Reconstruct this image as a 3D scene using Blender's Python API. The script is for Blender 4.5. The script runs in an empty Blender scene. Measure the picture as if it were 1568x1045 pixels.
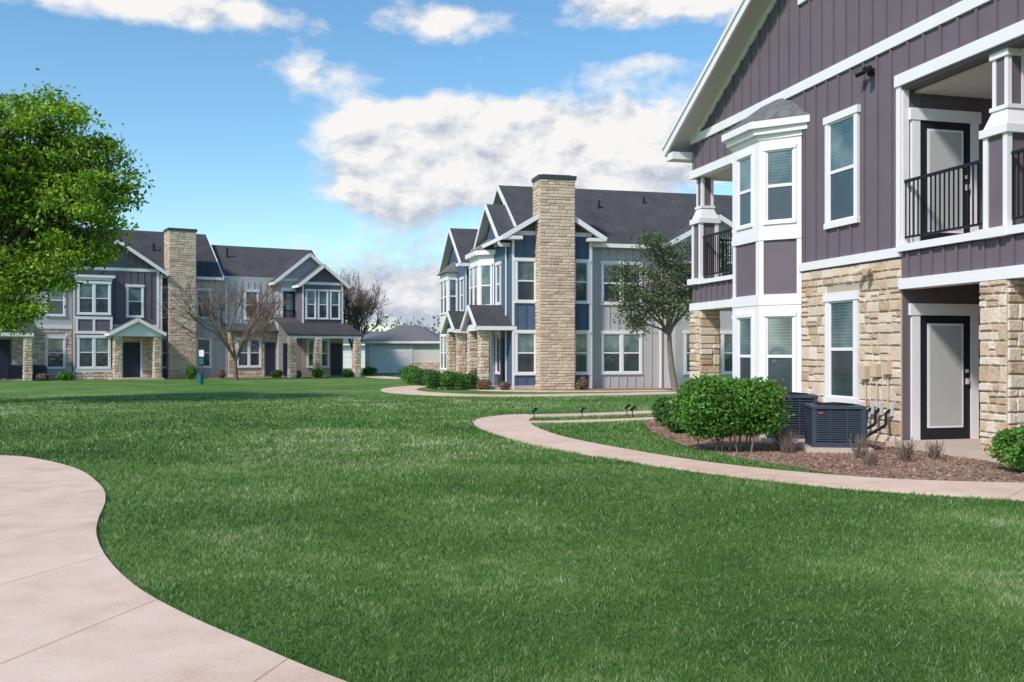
import bpy, math, random
import numpy as np
from mathutils import Matrix, Vector
random.seed(7); rng=np.random.default_rng(7)
scene=bpy.context.scene
R=math.radians

# ------------------------------------------------------------------ materials
def nt(m):
    m.use_nodes=True; t=m.node_tree; t.nodes.clear(); return t
def mat(name,col,rough=.8,noise=None,bump=None,rnd=0,spec=.3,metal=0,coat=0,hue=0,stretch=(1,1,1),trans=0):
    m=bpy.data.materials.new(name); t=nt(m); N=t.nodes; L=t.links
    o=N.new('ShaderNodeOutputMaterial'); p=N.new('ShaderNodeBsdfPrincipled')
    p.inputs['Roughness'].default_value=rough; p.inputs['Metallic'].default_value=metal
    p.inputs['Specular IOR Level'].default_value=spec; p.inputs['Coat Weight'].default_value=coat
    p.inputs['Coat Roughness'].default_value=.04
    tc=N.new('ShaderNodeTexCoord'); mp=N.new('ShaderNodeMapping'); mp.inputs['Scale'].default_value=stretch
    L.new(tc.outputs['Object'],mp.inputs['Vector'])
    hs=N.new('ShaderNodeHueSaturation'); hs.inputs['Color'].default_value=(*col,1)
    val=None
    def math_(op,a,b):
        n=N.new('ShaderNodeMath'); n.operation=op
        for i,x in enumerate((a,b)):
            if isinstance(x,(int,float)): n.inputs[i].default_value=x
            else: L.new(x,n.inputs[i])
        return n.outputs[0]
    val=1.0
    if noise:
        for sc,am in (noise if isinstance(noise,list) else [noise]):
            n=N.new('ShaderNodeTexNoise'); n.inputs['Scale'].default_value=sc; n.inputs['Detail'].default_value=3
            L.new(mp.outputs[0],n.inputs['Vector'])
            x=math_('MULTIPLY',math_('SUBTRACT',n.outputs['Fac'],.5),am*2)
            val=math_('ADD',x,val)
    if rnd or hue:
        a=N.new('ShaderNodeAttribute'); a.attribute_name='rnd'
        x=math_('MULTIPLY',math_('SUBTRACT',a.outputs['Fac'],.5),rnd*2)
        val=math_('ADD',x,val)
        if hue:
            w=math_('FRACT',math_('MULTIPLY',a.outputs['Fac'],7.31),0)
            L.new(math_('ADD',math_('MULTIPLY',math_('SUBTRACT',w,.5),hue*2),.5),hs.inputs['Hue'])
    if not isinstance(val,float): L.new(val,hs.inputs['Value'])
    L.new(hs.outputs[0],p.inputs['Base Color'])
    if bump:
        n=N.new('ShaderNodeTexNoise'); n.inputs['Scale'].default_value=bump[0]; n.inputs['Detail'].default_value=4
        L.new(mp.outputs[0],n.inputs['Vector'])
        b=N.new('ShaderNodeBump'); b.inputs['Strength'].default_value=bump[1]; b.inputs['Distance'].default_value=.02
        L.new(n.outputs['Fac'],b.inputs['Height']); L.new(b.outputs[0],p.inputs['Normal'])
    if trans:
        tr=N.new('ShaderNodeBsdfTranslucent'); L.new(hs.outputs[0],tr.inputs['Color'])
        mx=N.new('ShaderNodeMixShader'); mx.inputs[0].default_value=trans
        L.new(p.outputs[0],mx.inputs[1]); L.new(tr.outputs[0],mx.inputs[2]); L.new(mx.outputs[0],o.inputs[0])
    else: L.new(p.outputs[0],o.inputs[0])
    return m
def ramp_mat(name,stops,scales,rough=.9,bump=None,rnd=0,lines=None,spec=.2,det=4):
    """mix of noises -> colour ramp; lines=(attribute,period,width,dark)"""
    m=bpy.data.materials.new(name); t=nt(m); N=t.nodes; L=t.links
    o=N.new('ShaderNodeOutputMaterial'); p=N.new('ShaderNodeBsdfPrincipled'); p.inputs['Roughness'].default_value=rough
    p.inputs['Specular IOR Level'].default_value=spec
    L.new(p.outputs[0],o.inputs[0])
    tc=N.new('ShaderNodeTexCoord')
    def math_(op,a,b):
        n=N.new('ShaderNodeMath'); n.operation=op
        for i,x in enumerate((a,b)):
            if isinstance(x,(int,float)): n.inputs[i].default_value=x
            else: L.new(x,n.inputs[i])
        return n.outputs[0]
    acc=.5
    for sc,w in scales:
        n=N.new('ShaderNodeTexNoise'); n.inputs['Scale'].default_value=sc; n.inputs['Detail'].default_value=det
        L.new(tc.outputs['Object'],n.inputs['Vector'])
        acc=math_('ADD',acc,math_('MULTIPLY',math_('SUBTRACT',n.outputs['Fac'],.5),w))
    if rnd:
        a=N.new('ShaderNodeAttribute'); a.attribute_name='rnd'
        acc=math_('ADD',acc,math_('MULTIPLY',math_('SUBTRACT',a.outputs['Fac'],.5),rnd))
    r=N.new('ShaderNodeValToRGB'); e=r.color_ramp.elements
    e[0].position=stops[0][0]; e[0].color=(*stops[0][1],1); e[1].position=stops[-1][0]; e[1].color=(*stops[-1][1],1)
    for s in stops[1:-1]:
        q=e.new(s[0]); q.color=(*s[1],1)
    L.new(acc,r.inputs[0]); col=r.outputs[0]
    if lines:
        a=N.new('ShaderNodeAttribute'); a.attribute_name=lines[0]
        f=math_('FRACT',math_('DIVIDE',a.outputs['Fac'],lines[1]),0)
        l=math_('LESS_THAN',f,lines[2]/lines[1])
        mx=N.new('ShaderNodeMix'); mx.data_type='RGBA'; mx.blend_type='MULTIPLY'
        L.new(math_('MULTIPLY',l,1.0),mx.inputs[0]); L.new(col,mx.inputs[6]); mx.inputs[7].default_value=(*lines[3],1); col=mx.outputs[2]
    L.new(col,p.inputs['Base Color'])
    if bump:
        n=N.new('ShaderNodeTexNoise'); n.inputs['Scale'].default_value=bump[0]; n.inputs['Detail'].default_value=4
        L.new(tc.outputs['Object'],n.inputs['Vector'])
        b=N.new('ShaderNodeBump'); b.inputs['Strength'].default_value=bump[1]; b.inputs['Distance'].default_value=.02
        L.new(n.outputs['Fac'],b.inputs['Height']); L.new(b.outputs[0],p.inputs['Normal'])
    return m
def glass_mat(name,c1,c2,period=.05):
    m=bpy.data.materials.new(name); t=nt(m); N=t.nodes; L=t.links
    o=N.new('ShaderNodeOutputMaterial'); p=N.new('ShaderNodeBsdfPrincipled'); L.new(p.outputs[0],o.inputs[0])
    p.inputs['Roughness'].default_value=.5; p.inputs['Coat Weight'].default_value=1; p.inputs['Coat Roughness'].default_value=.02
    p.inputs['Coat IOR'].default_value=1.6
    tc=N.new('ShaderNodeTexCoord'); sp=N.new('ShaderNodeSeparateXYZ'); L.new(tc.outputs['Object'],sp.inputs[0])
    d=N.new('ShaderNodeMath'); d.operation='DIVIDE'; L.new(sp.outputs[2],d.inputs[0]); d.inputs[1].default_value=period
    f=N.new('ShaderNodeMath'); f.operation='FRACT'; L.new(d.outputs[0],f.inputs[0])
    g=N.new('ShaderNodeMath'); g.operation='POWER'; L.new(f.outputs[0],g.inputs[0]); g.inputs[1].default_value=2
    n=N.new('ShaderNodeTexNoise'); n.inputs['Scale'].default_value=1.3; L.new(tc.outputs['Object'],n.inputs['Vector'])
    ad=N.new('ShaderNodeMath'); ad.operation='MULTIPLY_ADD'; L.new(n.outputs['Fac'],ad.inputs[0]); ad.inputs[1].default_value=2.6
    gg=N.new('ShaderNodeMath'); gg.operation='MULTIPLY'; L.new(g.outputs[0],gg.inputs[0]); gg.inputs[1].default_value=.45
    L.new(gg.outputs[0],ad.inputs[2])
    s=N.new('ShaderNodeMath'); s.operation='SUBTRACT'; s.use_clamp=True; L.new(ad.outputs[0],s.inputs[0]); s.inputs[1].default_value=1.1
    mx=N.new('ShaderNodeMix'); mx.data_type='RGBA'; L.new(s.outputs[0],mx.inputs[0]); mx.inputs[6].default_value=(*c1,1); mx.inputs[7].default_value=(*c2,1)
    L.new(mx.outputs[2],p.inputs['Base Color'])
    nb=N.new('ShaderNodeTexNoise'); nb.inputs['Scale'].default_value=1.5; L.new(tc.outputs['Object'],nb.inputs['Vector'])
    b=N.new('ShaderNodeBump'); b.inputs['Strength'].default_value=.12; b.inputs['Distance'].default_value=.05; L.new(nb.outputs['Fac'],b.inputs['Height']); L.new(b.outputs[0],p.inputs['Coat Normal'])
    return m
MT={}
MT['purple']=mat('purple_gray_siding',(.150,.121,.145),.75,[(1.2,.12),(30,.05)])
MT['blue']=mat('blue_siding',(.082,.128,.200),.75,[(1.5,.12)])
MT['lgray']=mat('light_gray_siding',(.46,.45,.465),.75,[(1.5,.08)])
MT['white']=mat('white_trim_paint',(.80,.78,.80),.55,[(2,.06)])
MT['soffit']=mat('soffit_paint',(.62,.58,.56),.7,(3,.05))
MT['mortar']=mat('mortar',(.44,.37,.30),.95,(20,.15),(80,.5))
MT['lime']=ramp_mat('limestone',[(.1,(.46,.33,.22)),(.4,(.62,.49,.365)),(.65,(.69,.58,.465)),(.9,(.74,.67,.58))],[(3,.5),(14,.6)],.9,(25,1.0),.75)
MT['ledger']=ramp_mat('ledger_stone',[(.1,(.47,.33,.235)),(.45,(.64,.485,.37)),(.9,(.73,.60,.475))],[(5,.5)],.9,(30,.6),.65)
MT['roof']=ramp_mat('asphalt_shingles',[(.2,(.045,.045,.050)),(.8,(.105,.100,.108))],[(1.2,.6),(9,.7),(40,.7)],.95,(40,.6),.3)
MT['broof']=ramp_mat('weathered_shingles',[(.2,(.09,.09,.10)),(.8,(.22,.225,.23))],[(6,.9),(30,.9)],.95,(40,.6))
MT['glassu']=glass_mat('window_glass_blinds',(.028,.065,.073),(.22,.30,.30),.06)
MT['glassl']=glass_mat('window_glass_screen',(.016,.024,.034),(.055,.078,.095),.06)
MT['black']=mat('black_metal',(.012,.013,.015),.45)
MT['door_shade_blk']=mat('dark_door_and_shade_paint',(.02,.022,.028),.4)
MT['doorglass']=mat('door_glass_blinds',(.46,.47,.47),.3,(3,.05),coat=.6)
MT['beige']=mat('beige_fixture',(.58,.46,.34),.6)
MT['conc']=mat('porch_concrete',(.52,.43,.36),.9,[(2,.12),(40,.06)])
MT['rooftrim']=mat('chimney_cap_metal',(.07,.075,.085),.5,metal=.3)
MT['navy']=mat('entry_door_paint',(.03,.035,.06),.5)

# ------------------------------------------------------------------ mesh helpers
def link(o,parent=None):
    scene.collection.objects.link(o)
    if parent: o.parent=parent
    return o
def np_mesh(name,V,F,m,rnd=None,parent=None,extra=None,smooth=False):
    V=np.asarray(V,dtype=np.float32); F=np.asarray(F,dtype=np.int32)
    me=bpy.data.meshes.new(name); n,k=F.shape
    me.vertices.add(len(V)); me.vertices.foreach_set('co',V.ravel())
    me.loops.add(n*k); me.loops.foreach_set('vertex_index',F.ravel())
    me.polygons.add(n); me.polygons.foreach_set('loop_start',np.arange(0,n*k,k,dtype=np.int32))
    try: me.polygons.foreach_set('loop_total',np.full(n,k,dtype=np.int32))
    except Exception: pass
    if rnd is not None:
        a=me.attributes.new('rnd','FLOAT','FACE'); a.data.foreach_set('value',np.asarray(rnd,dtype=np.float32))
    if extra:
        a=me.attributes.new(extra[0],'FLOAT','POINT'); a.data.foreach_set('value',np.asarray(extra[1],dtype=np.float32))
    me.update(calc_edges=True)
    me.polygons.foreach_set('use_smooth',np.full(n,smooth,dtype=bool))
    me.materials.append(m)
    return link(bpy.data.objects.new(name,me),parent)
def py_mesh(name,V,F,m,rnd=None,parent=None):
    me=bpy.data.meshes.new(name); me.from_pydata(V,[],F); me.update()
    if rnd is not None and len(rnd)==len(me.polygons):
        a=me.attributes.new('rnd','FLOAT','FACE'); a.data.foreach_set('value',rnd)
    me.materials.append(m); return link(bpy.data.objects.new(name,me),parent)
def empty(name,loc=(0,0,0)):
    e=bpy.data.objects.new(name,None); e.location=loc; e.empty_display_size=.3; return link(e)
def fr(M,x,y,deg,z=0): return M@Matrix.Translation((x,y,z))@Matrix.Rotation(R(deg),4,'Z')

class B:
    """object builder: parts in a local frame (x right seen from outside, y inward, z up)"""
    def __init__(s,name,origin=(0,0,0),deg=0):
        s.e=empty(name,origin); s.e.rotation_euler=(0,0,R(deg)); s.P={}; s.I=Matrix.Identity(4)
    def add(s,part,m,V,F,r=None,M=None):
        k=(part,m); q=s.P.setdefault(k,([],[],[])); o=len(q[0])
        if M is None: q[0].extend([tuple(v) for v in V])
        else: q[0].extend([tuple(M@Vector(v)) for v in V])
        r=random.random() if r is None else r
        for f in F: q[1].append([i+o for i in f]); q[2].append(r)
    BF=[(0,3,2,1),(4,5,6,7),(0,1,5,4),(1,2,6,5),(2,3,7,6),(3,0,4,7)]
    def box(s,part,m,x0,x1,y0,y1,z0,z1,M=None,r=None):
        s.add(part,m,[(x0,y0,z0),(x1,y0,z0),(x1,y1,z0),(x0,y1,z0),(x0,y0,z1),(x1,y0,z1),(x1,y1,z1),(x0,y1,z1)],s.BF,r,M)
    def prism(s,part,m,pts,y0,y1,M=None):
        n=len(pts); V=[(x,y0,z) for x,z in pts]+[(x,y1,z) for x,z in pts]
        F=[tuple(range(n)),tuple(reversed(range(n,2*n)))]+[(i,n+i,n+(i+1)%n,(i+1)%n) for i in range(n)]
        s.add(part,m,V,F,None,M)
    def plan(s,part,m,pts,z0,z1,M=None):
        n=len(pts); V=[(x,y,z0) for x,y in pts]+[(x,y,z1) for x,y in pts]
        F=[tuple(reversed(range(n))),tuple(range(n,2*n))]+[(i,(i+1)%n,n+(i+1)%n,n+i) for i in range(n)]
        s.add(part,m,V,F,None,M)
    def slab(s,part,m,pts,t,M=None):
        n=len(pts); V=list(pts)+[(x,y,z-t) for x,y,z in pts]
        F=[tuple(range(n)),tuple(reversed(range(n,2*n)))]+[(i,n+i,n+(i+1)%n,(i+1)%n) for i in range(n)]
        s.add(part,m,V,F,None,M)
    def beam(s,part,m,p0,p1,w,h,M=None):
        p0=Vector(p0);p1=Vector(p1); d=(p1-p0).normalized(); up=Vector((0,0,1))
        if abs(d.z)>.99: up=Vector((0,1,0))
        a=d.cross(up).normalized()*w/2; b=a.cross(d).normalized()*h/2
        V=[p0-a-b,p0+a-b,p1+a-b,p1-a-b,p0-a+b,p0+a+b,p1+a+b,p1-a+b]
        s.add(part,m,V,s.BF,None,M)
    def tube(s,part,m,pts,r,n=8,M=None):
        for i in range(len(pts)-1):
            p0=Vector(pts[i]);p1=Vector(pts[i+1]); d=(p1-p0).normalized()
            a=d.orthogonal().normalized(); b=d.cross(a)
            V=[p+(a*math.cos(6.2832*j/n)+b*math.sin(6.2832*j/n))*r for p in (p0,p1) for j in range(n)]
            F=[(j,(j+1)%n,n+(j+1)%n,n+j) for j in range(n)]+[tuple(reversed(range(n))),tuple(range(n,2*n))]
            s.add(part,m,V,F,None,M)
    def win(s,M,x,z,w,h,tr=.11,dbl=False,name='window',cap=True):
        p=name
        s.box(p+'_frame','white',x,x+tr,-.055,.01,z+tr,z+h-tr*1.25,M)
        s.box(p+'_frame','white',x+w-tr,x+w,-.055,.01,z+tr,z+h-tr*1.25,M)
        e=.035 if cap else 0
        s.box(p+'_frame','white',x-e,x+w+e,-.075,.01,z+h-tr*1.25,z+h,M)
        s.box(p+'_frame','white',x-e/2,x+w+e/2,-.07,.01,z,z+tr,M)
        X0=x+tr;X1=x+w-tr;Z0=z+tr;Z1=z+h-tr*1.25
        cells=[(X0,X1)] 
        if dbl:
            c=(X0+X1)/2; s.box(p+'_frame','white',c-.07,c+.07,-.05,.01,Z0,Z1,M); cells=[(X0,c-.07),(c+.07,X1)]
        for a,b in cells:
            k=.035; zm=(Z0+Z1)/2
            s.box(p+'_sash','white',a,a+k,-.03,.005,Z0,Z1,M); s.box(p+'_sash','white',b-k,b,-.03,.005,Z0,Z1,M)
            s.box(p+'_sash','white',a+k,b-k,-.03,.005,Z1-k,Z1,M); s.box(p+'_sash','white',a+k,b-k,-.03,.005,Z0,Z0+k,M)
            s.box(p+'_sash','white',a+k,b-k,-.034,.005,zm-.03,zm+.03,M)
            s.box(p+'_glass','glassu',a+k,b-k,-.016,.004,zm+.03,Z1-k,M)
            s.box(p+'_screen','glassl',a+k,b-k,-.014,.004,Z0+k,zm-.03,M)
    def battens(s,M,m,x0,x1,z0,z1,sp=.4,holes=(),off=.2,w=.05,d=.034):
        x=x0+off
        while x<x1-.03:
            top=z1(x) if callable(z1) else z1
            segs=[(z0,top)]
            for (a,b,c,e) in holes:
                if a-.03<x<b+.03:
                    ns=[]
                    for u,v in segs:
                        if e<=u or c>=v: ns.append((u,v)); continue
                        if c>u: ns.append((u,c))
                        if e<v: ns.append((e,v))
                    segs=ns
            for u,v in segs:
                if v-u>.03: s.box('battens',m,x-w/2,x+w/2,-d,.004,u+.001,v-.001,M)
            x+=sp
    def stones(s,M,m,x0,x1,z0,z1,holes=(),rh=(.13,.28),wr=(.18,.5),part='stone_veneer',d=(.02,.05),g=.012):
        z=z0
        while z<z1-.02:
            h=random.uniform(*rh)
            if z1-(z+h)<rh[0]*.7: h=z1-z
            iv=[(x0,x1)]
            for (a,b,c,e) in holes:
                if c<z+h-.02 and e>z+.02:
                    ni=[]
                    for u,v in iv:
                        if b<=u or a>=v: ni.append((u,v)); continue
                        if a>u: ni.append((u,a))
                        if b<v: ni.append((b,v))
                    iv=ni
            for u,v in iv:
                x=u
                while x<v-.01:
                    w=random.uniform(*wr)
                    if v-(x+w)<wr[0]*.6: w=v-x
                    cells=[(x,x+w,z,z+h)]
                    if h>.19 and random.random()<.4:
                        q=z+h*random.uniform(.38,.62); cells=[(x,x+w,z,q),(x,x+w,q,z+h)]
                    for a,b,c,e in cells:
                        dd=random.uniform(*d); k=min(.018,(b-a)*.12,(e-c)*.16); j=lambda:random.uniform(-.25,.6)*k
                        V=[(a+g/2,.006,c+g/2),(b-g/2,.006,c+g/2),(b-g/2,.006,e-g/2),(a+g/2,.006,e-g/2),
                           (a+g/2+k+j(),-dd,c+g/2+k+j()),(b-g/2-k-j(),-dd-random.uniform(-.006,.006),c+g/2+k+j()),
                           (b-g/2-k-j(),-dd-random.uniform(-.006,.006),e-g/2-k-j()),(a+g/2+k+j(),-dd,e-g/2-k-j())]
                        s.add(part,m,V,[(4,5,6,7),(0,1,5,4),(1,2,6,5),(2,3,7,6),(3,0,4,7)],None,M)
                    x+=w
            z+=h
    def stonecol(s,M,x0,x1,y0,y1,z0,z1,m='lime',part='stone_column',**k):
        s.box(part+'_core','mortar',x0,x1,y0,y1,z0,z1,M)
        s.stones(fr(M,x0,y0,0),m,0,x1-x0,z0,z1,part=part,**k); s.stones(fr(M,x1,y0,90),m,0,y1-y0,z0,z1,part=part,**k)
        s.stones(fr(M,x0,y1,-90),m,0,y1-y0,z0,z1,part=part,**k); s.stones(fr(M,x1,y1,180),m,0,x1-x0,z0,z1,part=part,**k)
    def gable(s,M,x0,x1,y0,y1,ze,slope,axis,ov=.4,wall=None,ends=(1,1),batt=None,part='roof',rm='roof'):
        if axis=='y':
            M=M@Matrix.Rotation(R(90),4,'Z'); x0,x1,y0,y1=y0,y1,-x1,-x0
        ym=(y0+y1)/2; hf=(y1-y0)/2; zr=ze+hf*slope; L=.14; zl=ze-ov*slope+L; zt=zr+L
        oa=ov*ends[0]; ob=ov*ends[1]
        A=[(x0-oa,y0-ov,zl),(x1+ob,y0-ov,zl),(x1+ob,ym,zt),(x0-oa,ym,zt)]
        C=[(x1+ob,y1+ov,zl),(x0-oa,y1+ov,zl),(x0-oa,ym,zt),(x1+ob,ym,zt)]
        for q in (A,C):
            s.slab(part,rm,q,.07,M)
            s.slab('soffit','soffit',[(x,y,z-.075) for x,y,z in q],.05,M)
        for yy in (y0-ov,y1+ov):
            s.beam('fascia','white',(x0-oa,yy,zl-.1),(x1+ob,yy,zl-.1),.05,.17,M)
        for i,xx in enumerate((x0-oa,x1+ob)):
            if not ends[i]: continue
            for yy in (y0-ov,y1+ov):
                s.beam('rake_board','white',(xx,yy,zl-.1),(xx,ym,zt-.1),.06,.2,M)
        if wall:
            for i,xx in enumerate((x0,x1)):
                if not ends[i]: continue
                F=fr(M,xx,y1,-90) if i==0 else fr(M,xx,y0,90)
                W=y1-y0
                s.prism('gable_wall',wall,[(0,ze-.02),(W,ze-.02),(W,ze+.01),(W/2,zr+.01),(0,ze+.01)],0,.12,F)
                if batt: s.battens(F,wall,0,W,ze+.1,lambda x:ze+min(x,W-x)*slope-.02,batt)
                s.box('gable_band','white',0,W,-.035,.01,ze-.1,ze+.08,F)
    def rail(s,M,x0,x1,z0,z1,sp=.11):
        s.box('railing','black',x0,x1,-.03,.03,z1-.045,z1,M); s.box('railing','black',x0,x1,-.02,.02,z0,z0+.035,M)
        n=max(2,int((x1-x0)/sp))
        for i in range(n+1):
            x=x0+(x1-x0)*i/n; s.box('railing','black',x-.01,x+.01,-.01,.01,z0,z1-.045,M)
    def done(s):
        for (p,m),(V,F,r) in s.P.items(): py_mesh(p,V,F,MT[m] if isinstance(m,str) else m,r,s.e)
        return s.e

# ================================================================== RIGHT: near apartment building
deg=math.degrees(math.atan2(-.969,.248))
b=B('apartment_building',(6.67,16.78,0),deg); I=b.I
RX0=-8.4; RX1=7.4
b.box('stone_wall_core','mortar',-5.66,0,0,8,0,3.2)
b.box('siding_wall','purple',-5.66,0,0,8,3.2,6.1)
b.box('rear_wall','lgray',-8.4,-5.66,2.2,8,0,6.1)
b.box('rear_wall','purple',0,4.6,2.4,8,0,6.1)
b.box('far_wing_wall','purple',4.6,7.4,0,8,0,6.1)
b.box('upper_wall','purple',RX0,RX1,0,8,6.1,6.95)
rk=lambda x:6.9+.53*(x+8.8) if x<-.4 else 6.9+.53*(8.0-x)
b.prism('gable_wall','purple',[(RX0,6.95),(RX1,6.95),(RX1,rk(RX1)-.08),(-.4,rk(-.4)-.1),(RX0,rk(RX0)-.08)],0,.2)
for q in ([(-8.8,-.55,rk(-8.8)),(-.4,-.55,rk(-.4)),(-.4,9,rk(-.4)),(-8.8,9,rk(-8.8))],[(-.4,-.55,rk(-.4)),(8,-.55,rk(8.0)),(8,9,rk(8.0)),(-.4,9,rk(-.4))]):
    b.slab('roof','roof',q,.06); b.slab('soffit','soffit',[(x,y,z-.065) for x,y,z in q],.06)
for dz,hh,yy in ((-.13,.26,-.58),(-.03,.09,-.62)):
    b.beam('rake_board','white',(-8.85,yy,rk(-8.85)+dz),(-.4,yy,rk(-.4)+dz),.06,hh)
    b.beam('rake_board','white',(8.05,yy,rk(8.05)+dz),(-.4,yy,rk(-.4)+dz),.06,hh)
b.beam('frieze_board','white',(-8.3,-.02,rk(-8.3)-.2),(-.4,-.02,rk(-.4)-.2),.05,.14)
b.box('eave_gutter','white',-8.95,-8.8,-.5,9,6.66,6.84)
b.box('eave_return','white',-8.8,-8.38,-.55,.3,6.5,6.68)
b.box('eave_soffit','soffit',-8.8,-8.38,.3,9,6.55,6.6)
b.box('band','white',RX0-.03,RX1,-.05,.01,6.88,7.08)
b.battens(I,'purple',RX0,RX1,7.08,lambda x:rk(x)-.14,.41)
b.battens(I,'purple',RX0,-5.0,6.3,6.88,.41)
b.box('gable_vent_frame','white',1.0,2.0,-.06,.01,9.0,10.4)
b.box('gable_vent_frame','white',-3.25,-2.75,-.06,.01,8.66,9.6); b.box('gable_vent','black',-3.17,-2.83,-.065,-.05,8.8,9.5)
hu=(-2.27,-1.21,3.98,6.14); hl=(-2.27,-1.21,.62,2.74)
b.win(I,hu[0],hu[2],hu[1]-hu[0],hu[3]-hu[2]); b.win(I,hl[0],hl[2],hl[1]-hl[0],hl[3]-hl[2],.13)
b.battens(I,'purple',-3.18,0,3.42,6.88,.4,[hu],off=.12)
b.stones(I,'lime',-3.18,0,0,3.22,[hl],rh=(.12,.30),wr=(.13,.40))
b.box('band','white',-3.2,.02,-.07,.01,3.24,3.4)
b.box('corner_board','white',-.11,.012,-.03,.01,3.401,6.18)
D=fr(I,0,0,90)
b.box('corner_board','white',.012,.13,-.03,.01,3.45,6.19,D)
b.battens(D,'purple',.13,2.4,3.45,6.1,.4,[(.1,1.6,0,5.8)])
b.battens(D,'purple',.13,2.4,.1,2.75,.4,[(.1,1.6,0,2.5)])
b.box('wall_lining','purple',.02,2.4,-.012,.01,0.05,2.86,D)
for zb,H in ((.1,2.12),(3.47,2.1)):
    x0,x1=.33,1.35
    b.box('door_trim','white',x0-.16,x0,-.06,.01,zb,zb+H+.02,D); b.box('door_trim','white',x1,x1+.16,-.06,.01,zb,zb+H+.02,D)
    b.box('door_trim','white',x0-.2,x1+.2,-.075,.01,zb+H+.02,zb+H+.22,D)
    b.box('door_panel','door_shade_blk',x0,x1,-.04,.01,zb,zb+H+.02,D)
    b.box('door_glass_frame','white',x0+.15,x1-.15,-.052,.01,zb+.2,zb+H-.12,D)
    b.box('door_glass','doorglass',x0+.19,x1-.19,-.056,.01,zb+.24,zb+H-.16,D)
    b.box('door_handle','lgray',x1-.1,x1-.06,-.1,-.04,zb+.95,zb+1.05,D); b.box('door_handle','lgray',x1-.1,x1-.06,-.08,-.04,zb+1.15,zb+1.21,D)
b.box('porch_light','black',1.62,1.74,-.12,0,2.0,2.25,D)
b.box('balcony_floor','purple',.02,4.6,.0,2.4,2.86,3.3)
b.battens(I,'purple',0,4.6,2.87,3.3,.3)
b.box('porch_beam','white',0,4.6,-.06,.25,2.68,2.86)
b.box('balcony_edge','white',0,4.6,-.09,2.4,3.32,3.44)
b.box('balcony_beam','white',-.12,4.6,-.06,.25,6.16,6.36)
b.box('ceiling','soffit',.02,4.6,.25,2.4,2.80,2.85); b.box('ceiling','soffit',.02,4.6,.25,2.4,6.05,6.09)
b.battens(I,'purple',0,RX1,6.37,6.88,.41)
b.rail(fr(I,0,.06,0),.03,2.0,3.55,4.55,.105)
b.rail(fr(I,0,.06,0),2.5,4.6,3.55,4.55,.105)
b.box('porch_slab','conc',.06,4.6,-.35,2.4,-.1,.1)
b.box('balcony_floor','purple',RX0,-5.69,.0,2.2,2.84,3.3)
b.battens(I,'purple',RX0,-5.7,2.85,3.28,.3)
b.box('porch_beam','white',RX0-.04,-5.69,-.06,.2,2.66,2.84)
b.box('porch_beam','white',RX0-.04,RX0+.2,.2,2.2,2.66,2.84)
b.box('balcony_edge','white',RX0-.04,-5.69,-.09,2.2,3.3,3.4)
b.box('balcony_beam','white',RX0-.04,-5.0,-.06,.2,6.0,6.2); b.box('balcony_beam','white',RX0-.04,RX0+.2,.2,2.2,6.0,6.2)
b.rail(fr(I,0,.05,0),-7.85,-5.75,3.5,4.5,.105)
b.rail(fr(I,RX0+.05,2.2,-90),0,1.8,3.5,4.5,.105)
b.box('porch_slab','conc',-8.6,-5.6,-.2,2.2,-.1,.08)
b.box('ceiling','soffit',RX0+.2,-5.69,.2,2.2,5.98,6.02); b.box('ceiling','soffit',RX0+.2,-5.69,.2,2.2,2.78,2.82)
def upcol(x0,y0,w):
    c=w
    b.box('column_box','purple',x0+.03,x0+c-.03,y0+.03,y0+c-.03,2.86,4.85)
    for X in (x0,x0+c-.09):
        for Y in (y0,y0+c-.09): b.box('column_trim','white',X,X+.09,Y,Y+.09,3.45,4.84)
    b.box('column_trim','white',x0-.03,x0+c+.03,y0-.11,y0+c+.03,3.31,3.452)
    b.box('column_trim','white',x0-.04,x0+c+.04,y0-.04,y0+c+.04,4.84,4.96)
    k=.09
    P=[(x0,y0),(x0+c,y0),(x0+c,y0+c),(x0,y0+c)]; Q=[(x0+k,y0+k),(x0+c-k,y0+k),(x0+c-k,y0+c-k),(x0+k,y0+c-k)]
    b.add('column_flare','white',[(*p,4.96) for p in P]+[(*p,5.22) for p in Q],b.BF)
    b.box('column_trim','white',x0+k-.03,x0+c-k+.03,y0+k-.03,y0+c-k+.03,5.22,5.28)
    b.box('column_post','purple',x0+k+.015,x0+c-k-.015,y0+k+.015,y0+c-k-.015,5.28,6.1)
    for X in (x0+k,x0+c-k-.07):
        for Y in (y0+k,y0+c-k-.07): b.box('column_trim','white',X,X+.07,Y,Y+.07,5.28,6.0)
    b.box('column_trim','white',x0+k-.03,x0+c-k+.03,y0+k-.03,y0+c-k+.03,6.0,6.14)
upcol(1.98,-.02,.5); upcol(4.12,-.02,.48); upcol(-8.4,-.02,.5)
b.stonecol(I,1.95,2.5,-.04,.5,0,2.68,rh=(.11,.26),wr=(.12,.32)); b.stonecol(I,4.1,4.6,-.04,.5,0,2.68); b.stonecol(I,-8.42,-7.88,-.04,.5,0,2.66)
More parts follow.
